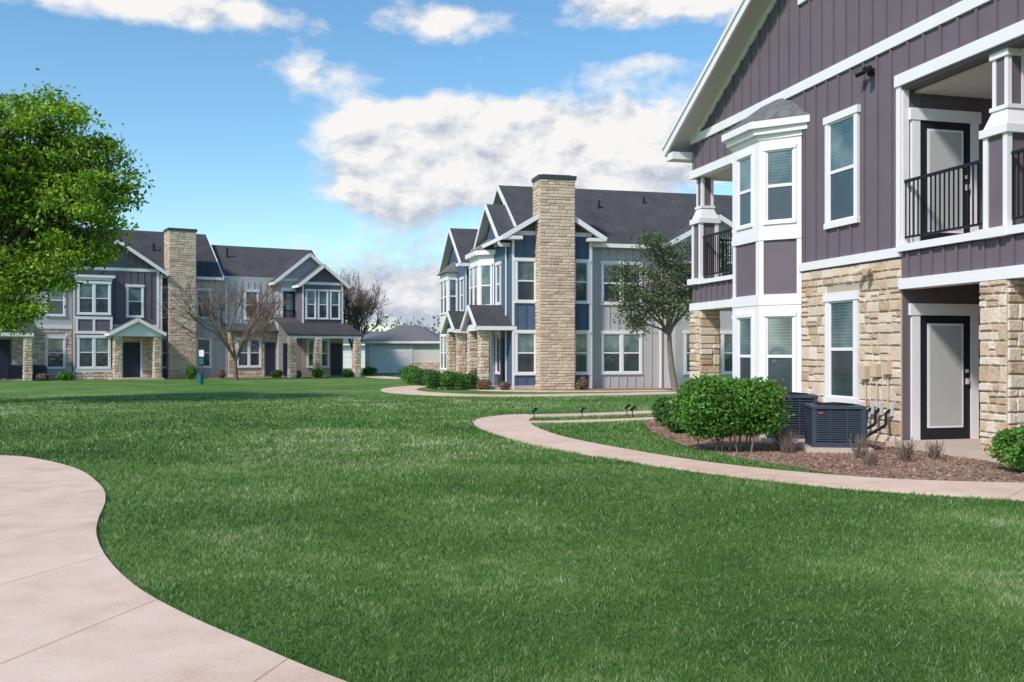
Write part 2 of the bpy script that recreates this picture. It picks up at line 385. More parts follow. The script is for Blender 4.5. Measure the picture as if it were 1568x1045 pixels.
# bay window
s40=.58
pl=[(-5.69,0.02),(-5.0,-s40),(-3.87,-s40),(-3.18,0.02)]
b.plan('bay_body','white',pl,0,.5); b.plan('bay_body','purple',pl,.5,6.1)
L=.9014
def facet(F,W):
    b.box('bay_trim','white',-.005,W+.005,-.05,.01,2.58,2.8,F); b.box('bay_trim','white',-.005,W+.005,-.045,.01,3.92,4.1,F)
    b.box('bay_trim','white',0,.1,-.03,.01,2.8,3.92,F); b.box('bay_trim','white',W-.1,W,-.03,.01,2.8,3.92,F)
    for z0,z1 in ((.5,2.58),(4.1,6.0)):
        wx=(W-.66)/2
        b.box('bay_trim','white',0,wx+.02,-.035,.01,z0,z1,F); b.box('bay_trim','white',W-wx-.02,W,-.035,.01,z0,z1,F)
        b.box('bay_trim','white',wx+.02,W-wx-.02,-.035,.01,z0,z0+.16,F); b.box('bay_trim','white',wx+.02,W-wx-.02,-.035,.01,z1-.2,z1,F)
        b.win(F,wx-.02,z0+.14,.70,z1-z0-.3,.06,cap=False)
    b.box('bay_trim','white',-.02,W+.02,-.06,.01,6.0,6.1,F)
facet(fr(I,-5.69,0,-40),L); facet(fr(I,-5.0,-s40,0),1.13); facet(fr(I,-3.87,-s40,40),L)
ov=.16
ring0=[(-5.69-ov*1.2,0.0),(-5.0-.06,-s40-ov),(-3.87+.06,-s40-ov),(-3.18+ov*1.2,0.0)]
b.plan('bay_cornice','white',ring0,6.1,6.22); 
ring1=[(-5.69-.28,0.0),(-5.08,-s40-.26),(-3.79,-s40-.26),(-3.18+.28,0.0)]
b.plan('bay_cornice','white',ring1,6.22,6.36)
top=[(-5.0,.02),(-4.75,-.02),(-4.12,-.02),(-3.87,.02)]
b.add('bay_roof','broof',[(x,y,6.362) for x,y in ring1]+[(x,y,6.98) for x,y in top],[(0,1,5,4),(1,2,6,5),(2,3,7,6),(0,3,2,1),(4,5,6,7),(3,0,4,7)])
def flood(x,z,m):
    b.box('flood_light',m,x-.05,x+.05,-.09,0,z-.06,z+.06)
    for sx in (-1,1):
        b.tube('flood_light',m,[(x,-.09,z),(x+sx*.1,-.14,z+.03)],.02)
        b.tube('flood_light',m,[(x+sx*.08,-.13,z+.04),(x+sx*.16,-.26,z-.02)],.06,10)
flood(-.84,3.05,'beige'); flood(-.8,6.62,'black')
for i,x in enumerate((-.95,-.62,-.3)): 
    b.box('disconnect_box','beige',x-.09,x+.09,-.13,0,1.12+.05*i,1.36+.04*i); b.tube('conduit','beige',[(x,-.05,1.15),(x,-.05,.3)],.015)
for x in (-.75,-.5,-.2):
    b.tube('refrigerant_line','black',[(x,-.06,.62),(x,-.16,.55),(x+.05,-.2,.35),(x-.2,-.45,.12),(x-.4,-.9,.1),(x-.5,-1.1,.25)],.028)
    b.tube('line_cover','lgray',[(x,-.05,.5),(x,-.05,.72)],.05)
b.done()

# ================================================================== AC units
MT['ac']=mat('condenser_paint',(.045,.06,.085),.5,(4,.1)); MT['acd']=mat('condenser_inside',(.01,.012,.016),.7); MT['aclogo']=mat('red_badge',(.5,.04,.05),.5)
def ac(loc,deg,w=.8,h=.68,z=.12):
    a=B('air_conditioner_unit',loc,deg); w2=w/2
    a.box('concrete_pad','conc',-w2-.1,w2+.1,-w2-.1,w2+.1,0,.09)
    a.box('inner_coil','acd',-w2+.03,w2-.03,-w2+.03,w2-.03,.1,h+.02)
    a.box('base_pan','ac',-w2,w2,-w2,w2,.095,.17)
    for sx in (-1,1):
        for sy in (-1,1):
            x=sx*(w2-.035); y=sy*(w2-.035); a.box('corner_post','ac',x-.035,x+.035,y-.035,y+.035,.171,h)
    n=14
    for i in range(n):
        z=.2+(h-.24)*i/(n-1)
        for q in range(4):
            F=fr(a.I,0,0,90*q); a.box('louvre','ac',-w2+.07,w2-.07,-w2+.004,-w2+.02,z-.011,z+.011,F)
    for q in range(4):
        F=fr(a.I,0,0,90*q)
        for x in (-.13,.13): a.box('louvre_rib','ac',x-.008,x+.008,-w2+.001,-w2+.022,.17,h,F)
    a.box('top_panel','ac',-w2-.01,w2+.01,-w2-.01,w2+.01,h,h+.045)
    for k,rr in enumerate((.12,.18,.24,.3)):
        pts=[(rr*math.cos(t*.3927),rr*math.sin(t*.3927),h+.06+.03*(1-rr/.34)) for t in range(17)]
        a.tube('fan_guard','acd',pts,.006,5)
    for t in range(12): 
        c,s_=math.cos(t*.5236),math.sin(t*.5236); a.tube('fan_guard','acd',[(0,0,h+.09),(c*.33,s_*.33,h+.05)],.005,5)
    a.box('badge','aclogo',-w2+.1,-w2+.17,-w2-.012,-w2,h-.08,h-.05)
    a.box('service_panel','ac',w2-.1,w2+.03,-w2+.02,-w2+.22,.2,h-.06)
    a.done()
ac((5.25,15.95,0),-9,.82,.7); ac((5.0,17.6,0),-12,.86,.8)

# ================================================================== CENTRE: blue apartment building
deg=math.degrees(math.atan2(.248,.969))
b=B('apartment_building',(0,42,0),deg); I=b.I
ZU=(3.72,1.95); ZL=(.62,1.95)
b.box('wall','blue',0,3.6,0,6,0,6.75); b.gable(I,0,3.6,0,6,6.75,.6,'y',.5,'blue',(1,0))
b.box('corner_board','white',0,.1,-.03,.01,0,6.6); b.box('corner_board','white',3.48,3.61,-.03,.01,0,6.6)
for x in (.12,2.72):
    w=1.0 if x<1 else .78
    for z,h in (ZL,ZU): b.win(I,x,z,w,h)
b.battens(I,'blue',0,3.6,.2,6.7,.4,[(.1,1.15,.6,2.6),(2.7,3.55,.6,2.6),(.1,1.15,3.7,5.7),(2.7,3.55,3.7,5.7)])
b.stonecol(I,1.05,2.62,-.65,.4,0,9.0,'ledger','chimney',rh=(.09,.17),wr=(.2,.55),d=(.01,.03))
b.box('chimney_cap','rooftrim',.99,2.68,-.71,.46,9.0,9.16); b.box('chimney_cap','rooftrim',1.2,2.5,-.5,.25,9.16,9.22)
b.box('eave_return','white',-.5,.35,-.5,.05,6.42,6.56); b.box('eave_return','white',3.3,4.1,-.5,.05,6.42,6.56)
b.box('wall','lgray',3.6,12.5,.5,9,0,6.6)
W=fr(I,0,.5,0)
for z,h in (ZL,ZU): b.win(W,4.2,z,1.95,h,.11,True)
b.battens(W,'lgray',3.6,7.2,.1,6.3,.4,[(4.15,6.2,.6,2.6),(4.15,6.2,3.7,5.7)])
b.box('downspout','white',3.72,3.8,.38,.5,0,6.3); b.box('downspout','white',6.98,7.06,.38,.5,0,6.3)
b.gable(I,.9,13,.5,9,6.55,.68,'x',.4,'blue',(1,1))
b.box('wall','lgray',7.2,11,-.8,4,0,6.5); b.gable(I,7.2,11,-.8,4,6.5,.55,'y',.4,'lgray',(1,0))
V_=fr(I,0,-.8,0)
for z,h in (ZL,ZU): b.win(V_,7.6,z,.9,h); b.win(V_,9.4,z,.9,h)
b.box('foundation','conc',-.02,3.62,-.02,.1,0,.18)
b.box('wall','blue',-.06,3,.7,5.6,0,6.5); b.gable(I,-.06,3,.7,5.6,6.5,.72,'x',.4,'blue',(1,0),.4)
S=fr(I,0,15.5,-90)
S2=fr(I,-.06,15.5,-90)
b.win(S2,15.5-2.6,3.72,.9,1.95); b.win(S2,15.5-2.6,.62,.9,1.95)
b.box('belt','white',15.5-5.6,15.5-.7,-.05,.01,3.1,3.3,S2)
b.box('corner_board','white',15.5-.85,15.5-.7,-.03,.01,0,6.4,S2)
pb=[(-.06,6.3),(-.65,5.7),(-.65,3.7),(-.06,3.1)]
b.plan('bay_body','white',pb,0,6.1)
b.win(fr(I,-.65,5.7,-90),.1,3.7,.85,2.0,.07); b.win(fr(I,-.65,5.7,-90),1.05,3.7,.85,2.0,.07)
b.win(fr(I,-.65,5.7,-90),.1,.6,.85,2.0,.07); b.win(fr(I,-.65,5.7,-90),1.05,.6,.85,2.0,.07)
Bf=fr(I,-.65,3.7,-45.5)
b.box('bay_panel','blue',.08,.76,-.02,.01,2.75,3.6,Bf)
b.win(Bf,.08,3.7,.68,2.0,.07); b.win(Bf,.08,.6,.68,2.0,.07)
b.plan('bay_cornice','white',[(-.05,6.6),(-.85,5.85),(-.85,3.6),(-.05,2.8)],6.1,6.3)
b.add('bay_roof','broof',[(-.05,6.6,6.3),(-.85,5.85,6.3),(-.85,3.6,6.3),(-.05,2.8,6.3),(-.04,5.8,6.9),(-.1,5.4,6.9),(-.1,4.0,6.9),(-.04,3.6,6.9)],b.BF)
for y in (.25,2.5): b.stonecol(I,-1.35,-.95,y,y+.4,0,2.55,rh=(.1,.2),wr=(.15,.35))
b.gable(I,-1.35,0.2,.2,2.9,2.75,.6,'x',.25,'blue',(1,0))
b.box('porch_beam','white',-1.4,0,.18,.4,2.55,2.76); b.box('porch_beam','white',-1.4,0,2.7,2.92,2.55,2.76); b.box('porch_beam','white',-1.4,-1.15,.4,2.7,2.55,2.74)
b.box('entry_door','navy',15.5-2.2,15.5-1.2,-.05,.01,.1,2.2,S2); b.box('porch_slab','conc',-1.5,-.06,.1,3,0,.1)
b.box('wall','blue',.35,10,5.5,15.2,0,6.4)
b.box('wall','blue',0,10,9.6,15.2,0,6.4); b.gable(I,0,10,9.6,15.2,6.4,.68,'x',.4,'blue',(1,1),.4)
b.box('belt','white',.3,15.5-9.6,-.05,.01,3.1,3.3,S); b.box('corner_board','white',.3,.45,-.03,.01,0,6.3,S); b.box('corner_board','white',5.75,5.9,-.03,.01,0,6.3,S)
for x in (.9,2.5,4.3):
    b.win(S,x,3.72,1.0,1.9); b.win(S,x,.62,1.0,1.9)
S3=fr(I,.35,15.5,-90)
for z,h in (ZL,ZU): b.win(S3,7.0,z,.9,h); b.win(S3,8.4,z,.9,h)
b.gable(I,-1.0,.2,6.9,9.9,2.75,.55,'x',.25,'blue',(1,0))
for y in (6.9,9.5): b.stonecol(I,-1.0,-.6,y,y+.4,0,2.7,rh=(.1,.2),wr=(.15,.35))
b.box('mid_bay','white',-.5,.1,12.2,14.6,0,6.0); 
for z,h in (ZL,ZU): b.win(fr(I,-.5,14.6,-90),.2,z,.95,h,.08); b.win(fr(I,-.5,14.6,-90),1.25,z,.95,h,.08); b.win(fr(I,-.5,12.2,0),.03,z,.5,h,.06)
b.add('bay_roof','broof',[(.0,14.8,6.0),(-.7,14.8,6.0),(-.7,12.0,6.0),(.0,12.0,6.0),(.02,14.3,6.6),(-.05,14.2,6.6),(-.05,12.6,6.6),(.02,12.5,6.6)],b.BF)
b.tube('roof_vent','black',[(5,3.0,8.3),(5,3.0,8.75)],.06); b.tube('roof_vent','black',[(7.5,3.6,8.7),(7.5,3.6,9.1)],.06)
b.done()

# ================================================================== LEFT: purple / gray apartment building
b=B('apartment_building',(-21.4,60,0),30); I=b.I
b.box('wall','lgray',-14,2,.8,9.8,0,6.5); b.box('wall','lgray',2,7.8,.8,9,0,6.5)
b.gable(I,-14,3.4,.8,9.8,6.5,.66,'x',.4,'lgray',(1,1))
b.gable(I,3.4,10.8,1.4,9,6.5,.6,'x',.4,'lgray',(0,1))
b.box('wall','purple',-5.0,-.2,0,6,0,6.6); b.gable(I,-5.0,-.2,0,6,6.6,.66,'y',.45,'purple',(1,0),.4)
b.box('wall','purple',-.2,2.0,.6,5,0,6.4)
Wt=fr(I,0,.6,0)
for z,h in (ZL,ZU): b.win(Wt,-.12,z,.55,h,.07)
b.box('corner_board','white',-.35,-.19,-.03,.01,0,6.5); b.box('corner_board','white',-5.01,-4.85,-.03,.01,0,6.5)
b.box('downspout','white',-.12,-.04,-.1,.02,0,6.4)
hs_=[(-2.2,-1.0,3.6,5.8),(-3.5,-.3,0,3.7)]
b.battens(I,'purple',-2.9,-.3,3.3,6.5,.4,hs_); b.win(I,-2.1,3.7,1.0,2.0)
b.box('belt','white',-2.9,-.2,-.04,.01,3.1,3.28)
b.box('bay_body','purple',-4.95,-2.95,-.5,.1,0,6.0); Q=fr(I,-4.95,-.5,0)
for z,h in ((.62,2.0),(3.8,2.0)): b.win(Q,.08,z,1.84,h,.12,True)
for z in (0.45,2.7,3.55,5.85): b.box('bay_trim','white',-.02,2.02,-.04,.01,z,z+.16,Q)
for x in (0,.93,1.88): b.box('bay_trim','white',x,x+.13,-.035,.01,2.86,3.55,Q)
b.stones(Q,'lime',0,2,0,.45,rh=(.1,.2)); b.plan('bay_cornice','white',[(-5.1,-.65),(-2.8,-.65),(-2.8,0),(-5.1,0)],6.0,6.15)
b.gable(I,-3.1,-.45,-2.0,.0,2.75,.55,'y',.25,'white',(1,0))
for x in (-3.05,-.85): b.stonecol(I,x,x+.42,-1.95,-1.5,0,2.55,rh=(.12,.22),wr=(.15,.35))
b.box('porch_beam','white',-3.12,-.42,-2.02,-1.8,2.55,2.74); b.box('entry_door','navy',-2.3,-1.3,-.06,.01,.1,2.2); b.box('door_trim','white',-2.42,-2.3,-.07,.01,.1,2.3); b.box('door_trim','white',-1.3,-1.18,-.07,.01,.1,2.3)
b.box('porch_slab','conc',-3.2,-.3,-2.1,0,0,.1)
b.box('entry_wall','mortar',-3.2,-.36,-.04,0.005,0,2.7)
b.stones(fr(I,0,-.04,0),'lime',-3.2,-.36,0.1,2.7,[(-2.42,-1.18,0,2.3)],rh=(.12,.22),wr=(.2,.4))
b.stonecol(I,.36,1.98,-.1,1.4,0,9.1,'ledger','chimney',rh=(.1,.2),wr=(.25,.6),d=(.01,.03))
b.box('chimney_cap','rooftrim',.3,2.04,-.16,1.46,9.1,9.26)
G=fr(I,0,.8,0)
b.battens(G,'lgray',2,7.5,.2,6.2,.4,[(2.1,3.2,.6,2.7),(2.1,3.2,3.6,5.7),(5.1,6.1,3.6,5.7),(4.2,7.8,0,3)])
b.win(G,2.15,3.72,.98,1.95); b.win(G,2.15,.62,.98,1.95); b.win(G,5.2,3.72,.95,1.95)
b.box('stone_wall_core','mortar',4.1,7.2,.4,.9,0,2.9); Gs=fr(I,0,.4,0)
b.stones(Gs,'lime',4.1,7.2,0,2.9,[(4.6,6.2,.6,2.6),(6.4,7.1,0,2.3)],rh=(.14,.26)); b.win(Gs,4.6,.62,1.6,1.95,.12,True); b.box('entry_door','navy',6.45,7.1,-.04,.01,.1,2.25,Gs)
b.slab('porch_roof','roof',[(3.9,0,3.0),(7.3,0,3.0),(7.3,.85,3.5),(3.9,.85,3.5)],.1)
b.box('downspout','white',4.0,4.08,.7,.82,0,6.2)
b.win(G,-6.45,3.72,1.1,1.95); b.win(G,-6.45,.62,1.1,1.95); b.win(G,-9.2,3.72,1.1,1.95); b.win(G,-11.5,.62,1.1,1.95)
b.stones(G,'lime',-14,-5.0,0,3.0,[(-6.45,-5.35,.62,2.6),(-11.5,-10.4,.62,2.6),(-9.3,-8.2,0,2.4)],rh=(.14,.26)); b.box('belt','white',-14,-5,-.07,.01,3.0,3.2,G)
b.box('entry_door','navy',-9.25,-8.25,-.05,.01,.1,2.35,G)
b.slab('porch_roof','roof',[(-10.3,-1.4,2.75),(-7.2,-1.4,2.75),(-7.2,.8,3.5),(-10.3,.8,3.5)],.1); b.box('porch_beam','white',-10.3,-7.2,-1.42,-1.3,2.5,2.7)
for x in (-10.2,-7.7): b.stonecol(I,x,x+.42,-1.35,-.9,0,2.5,rh=(.12,.22),wr=(.15,.35))
# right wing
b.box('wall','lgray',7.2,11.2,0,8,0,6.35); b.gable(I,7.2,11.2,0,8,6.35,.82,'y',.4,'lgray',(1,0),.4)
b.box('balcony_shade_panel','door_shade_blk',7.5,8.3,-.02,.1,3.5,5.6); b.box('balcony_trim','white',7.35,7.5,-.05,.01,3.3,5.8); b.box('balcony_trim','white',7.35,8.35,-.06,.01,5.6,5.8); b.rail(fr(I,0,-.06,0),7.5,8.3,3.55,4.4,.12); b.box('door_glass','glassu',7.7,8.15,-.03,.05,3.5,5.4)  # flat dark panel on the wall, painted as shade of a balcony opening
b.box('wall','purple',8.4,11.15,-1.2,2,0,6.1); b.gable(I,8.4,11.15,-1.2,2,6.1,.8,'y',.35,'purple',(1,0),.4)
H=fr(I,0,-1.2,0)
b.battens(H,'purple',8.4,11.15,3.5,6.0,.4,[(8.5,11.0,3.7,5.8)])
for x in (8.62,9.44,10.26): b.win(H,x,3.75,.7,1.95,.08)
b.box('corner_board','white',8.4,8.5,-.03,.01,3.3,6.0,H); b.box('corner_board','white',11.05,11.16,-.03,.01,3.3,6.0,H)
b.slab('porch_roof','roof',[(6.9,-3.0,2.75),(11.9,-3.0,2.75),(11.5,-1.1,3.55),(6.9,-1.1,3.55)],.1)
b.slab('porch_roof','roof',[(6.9,-1.15,3.5),(8.4,-1.15,3.5),(8.4,0,3.9),(6.9,0,3.9)],.1)
b.slab('porch_roof','roof',[(11.9,-3.0,2.75),(11.9,2,2.75),(11.15,2,3.5),(11.15,-1.1,3.5)],.1)
b.box('porch_beam','white',6.95,11.8,-2.95,-2.8,2.5,2.66)
for x in (7.05,8.7,11.3): b.stonecol(I,x,x+.42,-2.95,-2.5,0,2.5,rh=(.12,.22),wr=(.15,.35))
b.box('stone_wall_core','mortar',8.4,11.15,-1.25,-1.15,0,2.7); b.win(fr(I,0,-1.25,0),8.7,.6,1.5,1.9,.1,True); b.box('entry_door','navy',10.3,11.05,-1.3,-1.2,.1,2.2)
b.box('entry_door','navy',7.5,8.2,-.06,.02,.1,2.2)
for x,y in ((0,3.0),(-7,3.4),(4.8,3.6)): b.tube('roof_vent','black',[(x,y,7.8),(x,y,8.6)],.07)
b.done()
for l in ((-28.3,55.7,0),(-27.2,56.2,0),(-30.6,54.6,0)): ac(l,30,.85,.8)

# ================================================================== garages
def garage(loc,deg,w,doors):
    b=B('garage',loc,deg); I=b.I
    b.box('wall','soffit',0,w,0,6,0,2.45)
    b.stones(I,'ledger',0,w,0,.9,[(a-.12,c+.12,0,2.3) for a,c in doors],rh=(.15,.25))
    b.box('frieze','white',-.02,w+.02,-.05,.01,2.25,2.45)
    for a,c in doors:
        b.box('door_trim','white',a-.12,a,-.06,.01,0,2.24); b.box('door_trim','white',c,c+.12,-.06,.01,0,2.24)
        for i in range(4): b.box('garage_door','white',a,c,-.03,.01,.02+i*.54,.02+i*.54+.52)
    o=.4; x0,x1,y0,y1=-o,w+o,-o,6+o; h=2.6; 
    V=[(x0,y0,2.45),(x1,y0,2.45),(x1,y1,2.45),(x0,y1,2.45),(x0+h,3,3.8),(x1-h,3,3.8)]
    b.add('roof','broof',V,[(0,1,5,4),(1,2,5),(2,3,4,5),(3,0,4),(0,3,2,1)])
    b.box('fascia','white',x0,x1,y0-.03,y0+.02,2.3,2.47)
    b.done()
garage((-11.4,76,0),-4,5.9,[(.5,3.6)]); garage((-8.0,86,0),-3,8,[(.9,3.2),(4.2,7.0)])
garage((-22,98,0),5,14,[(1,4),(5,8),(9,12)])

# ================================================================== ground
def catmull(P,n=6):
    P=np.array(P,float); out=[]
    for i in range(len(P)-1):
        p0=P[max(i-1,0)];p1=P[i];p2=P[i+1];p3=P[min(i+2,len(P)-1)]
        for k in range(n):
            t=k/n; out.append(.5*((2*p1)+(-p0+p2)*t+(2*p0-5*p1+4*p2-p3)*t*t+(-p0+3*p1-3*p2+p3)*t**3))
    out.append(P[-1]); return np.array(out)
def resample(P,n):
    d=np.r_[0,np.cumsum(np.linalg.norm(np.diff(P,axis=0),axis=1))]; t=np.linspace(0,d[-1],n)
    return np.c_[np.interp(t,d,P[:,0]),np.interp(t,d,P[:,1])]
concrete=ramp_mat('path_concrete',[(.2,(.55,.385,.295)),(.5,(.69,.51,.405)),(.85,(.77,.605,.50))],[(.5,.9),(3,.7),(60,.7)],.9,(90,.15),0,('along',1.6,.018,(.70,.62,.56)))
PATHS=[]
def strip(name,A,Bp,z,n=120):
    A=resample(catmull(A),n); Bp=resample(catmull(Bp),n)
    if np.mean((A[1:]-A[:-1])[:,0]*(Bp-A)[:-1,1]-(A[1:]-A[:-1])[:,1]*(Bp-A)[:-1,0])<0: A,Bp=Bp,A
    c=(A+Bp)/2; al=np.r_[0,np.cumsum(np.linalg.norm(np.diff(c,axis=0),axis=1))]
    V=np.vstack([np.c_[A,np.full(n,z)],np.c_[Bp,np.full(n,z)],np.c_[A,np.full(n,-.05)],np.c_[Bp,np.full(n,-.05)]])
    i=np.arange(n-1)
    F=np.vstack([np.c_[i,i+1,n+i+1,n+i],np.c_[i+1,i,2*n+i,2*n+i+1],np.c_[n+i,n+i+1,3*n+i+1,3*n+i]])
    o=np_mesh(name,V,F,concrete,extra=('along',np.r_[al,al,al,al]))
    PATHS.append(np.vstack([A,Bp[::-1]]))
    return o
def offset(P,d):
    P=catmull(P); t=np.gradient(P,axis=0); t/=np.linalg.norm(t,axis=1)[:,None]
    return P+np.c_[-t[:,1],t[:,0]]*d
def walk(name,C,w,z):
    C=np.array(C,float); return strip(name,offset(C,w/2)[::3],offset(C,-w/2)[::3],z)
LE=[(-12,15.3),(-9.6,15.25),(-7.84,15.0),(-6.98,14.46),(-5.84,13.19),(-4.84,11.54),(-4.33,10.43),(-3.90,9.23),(-3.57,8.42),(-3.10,7.5),(-2.52,6.575),(-1.93,5.85),(-1.435,5.33),(-.868,4.75),(.1,3.9),(1.4,3.0),(3,2.2)]
LO=[(-12,12.9),(-9.6,12.8),(-8.3,12.4),(-7.5,11.5),(-6.9,10.4),(-6.5,9.4),(-6.1,8.2),(-5.6,7.0),(-5.0,6.0),(-4.3,5.1),(-3.6,4.3),(-2.8,3.6),(-1.8,2.8),(-.6,2.0),(1,1.0),(2.5,.2)]
strip('concrete_path',LE,LO,.03)
ML=[(12,8.6),(8.5,9.3),(6.64,9.9),(5.50,10.53),(4.54,11.06),(3.76,11.59),(2.69,12.77),(1.61,14.4),(.704,16.1),(-.05,18.1),(-.60,20.2),(-.85,21.8),(-.77,23.4),(-.23,24.6),(.40,25.0)]
MU=[(12,10.6),(8.5,11.1),(7.2,11.5),(6.21,11.8),(5.3,12.0),(4.48,12.35),(3.48,13.2),(2.57,14.5),(1.61,16.55),(.935,18.46),(.55,20.4),(.42,21.6),(.40,22.6),(.42,23.2),(.5,23.6)]
strip('concrete_path',ML,MU,.03,200)
walk('concrete_path',[(.35,24.4),(2,25.0),(4.3,26.4),(5,27)],.9,.026)
walk('concrete_path',[(.3,22.3),(1.6,22.6),(3.0,23.3),(4.2,24.2)],.6,.022)
walk('concrete_path',[(14,41.6),(10,40),(6.5,38.4),(3,36.8),(0,35.9),(-2.2,36.6),(-4,38.8),(-4.8,41.5),(-4.6,44.5),(-3.0,48)],1.5,.03)
walk('concrete_path',[(-3.0,44),(-.9,41.2),(1.5,40.2),(4.5,40.4),(8,41.4)],.9,.025)
walk('concrete_path',[(-9.5,66),(-8.0,62),(-6.5,60),(-4,59)],1.6,.03)
walk('concrete_path',[(-22.5,56.8),(-23.2,58.4)],1.4,.03)
MULCH=[np.array([(2.98,22.2),(2.8,19.7),(2.93,16.8),(3.4,14.85),(3.8,13.8),(4.2,12.8),(4.5,12.4),(5.3,12.05),(6.21,11.85),(7.2,11.55),(8.5,11.15),(11,10.8),(11,14),(9,18),(7,24),(5.2,27),(4.2,26.0),(3.7,24.3)]),
 np.array([(-2.9,42.3),(-1.6,41.1),(0,40.9),(3,41.3),(8,42.5),(8,44),(0,46),(-3.4,50),(-4.4,47)]),
 np.array([(-33,51.5),(-25,57),(-21,58.0),(-15,61.8),(-8,66.5),(-9,69),(-20,63),(-33,56)])]
mulch_m=ramp_mat('mulch_ground',[(.2,(.16,.095,.07)),(.55,(.35,.23,.175)),(.85,(.48,.35,.28))],[(1.2,.9),(12,.7),(70,.8)],.95,(60,1.0))
chip_m=mat('mulch_chips',(.33,.21,.155),.95,rnd=.6,hue=.02)
for P in MULCH:
    py_mesh('mulch_bed',[(x,y,.012) for x,y in P],[list(range(len(P)))],mulch_m)
lawn_m=ramp_mat('lawn',[(.1,(.045,.110,.022)),(.4,(.085,.182,.034)),(.65,(.135,.240,.055)),(.95,(.23,.32,.11))],[(.10,.9),(.5,1.0),(2.5,.8),(18,.5),(90,.6)],.95,(120,.5),det=3)
S_=1500
np_mesh('ground',[(-S_,-S_,0),(S_,-S_,0),(S_,S_,0),(-S_,S_,0)],[(0,1,2,3)],lawn_m)
def inpoly(x,y,P):
    c=np.zeros(len(x),bool); n=len(P); j=n-1
    for i in range(n):
        xi,yi=P[i];xj,yj=P[j]
        if yi!=yj:
            c^=((yi>y)!=(yj>y))&(x<(xj-xi)*(y-yi)/(yj-yi)+xi)
        j=i
    return c
def vn(x,y,cell,seed):
    g=np.random.default_rng(seed).random((256,256)); u=x/cell+500.3; v=y/cell+300.7
    i=np.floor(u).astype(int); j=np.floor(v).astype(int); a=u-i; b_=v-j; a=a*a*(3-2*a); b_=b_*b_*(3-2*b_)
    i0=i%256;i1=(i+1)%256;j0=j%256;j1=(j+1)%256
    return (g[i0,j0]*(1-a)+g[i1,j0]*a)*(1-b_)+(g[i0,j1]*(1-a)+g[i1,j1]*a)*b_
def grass(n,z0,z1,h,w,pw):
    u=rng.random(n); a=1-pw
    z=(z0**a+u*(z1**a-z0**a))**(1/a) if pw!=1 else z0*(z1/z0)**u
    x=(rng.random(n)*2-1)*.60*z
    keep=np.ones(n,bool)
    for P in PATHS: keep&=~inpoly(x,z,P)
    keep&=~inpoly(x,z,MULCH[0]); keep&=~((x>5.5)&(z>14))
    x=x[keep];z=z[keep];n=len(x)
    f=(z/7)**.75; f=np.clip(f,.8,3)
    cl=.5*vn(x,z,.13,3)+.3*vn(x,z,.45,4)+.2*vn(x+z*.3,z-x*.3,1.7,5); cl=np.clip((cl-.5)*2.0+.5,0,1)
    big=.45*vn(x,z,3.1,6)+.35*vn(x-z*.4,z+x*.2,1.1,7)+.2*vn(x,z*1.3,7.,8)
    H=h*(.40+.65*rng.random(n)+.5*cl)*np.clip(f,1,1.5); Wd=w*f*(.7+.6*rng.random(n))
    th=rng.random(n)*6.2832; ln=H*(.2+1.1*rng.random(n)); la=rng.random(n)*6.2832
    dx=np.cos(th)*Wd/2; dy=np.sin(th)*Wd/2
    V=np.empty((n,3,3)); V[:,0]=np.c_[x-dx,z-dy,np.zeros(n)]; V[:,1]=np.c_[x+dx,z+dy,np.zeros(n)]
    V[:,2]=np.c_[x+np.cos(la)*ln,z+np.sin(la)*ln,H]
    F=np.arange(3*n).reshape(n,3)
    r=.45+.18*rng.standard_normal(n)+.45*(cl-.5)+1.35*(big-.5); r=np.where(rng.random(n)<.05,.97,r)
    return V.reshape(-1,3),F,np.clip(r,0,1)
blade_m=ramp_mat('grass_blades',[(0,(.034,.098,.020)),(.40,(.078,.180,.036)),(.70,(.150,.262,.070)),(.88,(.26,.34,.15)),(1,(.44,.44,.29))],[],.7,None,1.0,spec=.25)
parts=[grass(430000,4.2,16,.028,.0050,1.35),grass(170000,14,36,.032,.008,1.0)]
V=np.vstack([p[0] for p in parts]); F=np.vstack([parts[0][1],parts[1][1]+len(parts[0][0])]); r=np.r_[parts[0][2],parts[1][2]]
np_mesh('grass',V,F,blade_m,r)
n=60000; x=rng.uniform(2.7,10,n); y=rng.uniform(11,26,n); k=inpoly(x,y,MULCH[0])
for P in PATHS: k&=~inpoly(x,y,P)
x=x[k];y=y[k];n=len(x); c=np.c_[x,y,rng.uniform(.012,.03,n)]
a=rng.standard_normal((n,3))*[1,1,.3]; a/=np.linalg.norm(a,axis=1)[:,None]; q=np.cross(a,rng.standard_normal((n,3))*[.3,.3,1]); q/=np.linalg.norm(q,axis=1)[:,None]
l=rng.uniform(.01,.035,n)[:,None]; V=np.stack([c-a*l,c+q*l*.35,c+a*l,c-q*l*.35],1).reshape(-1,3)
np_mesh('mulch_chips',V,np.arange(4*n).reshape(n,4),chip_m,rng.random(n))

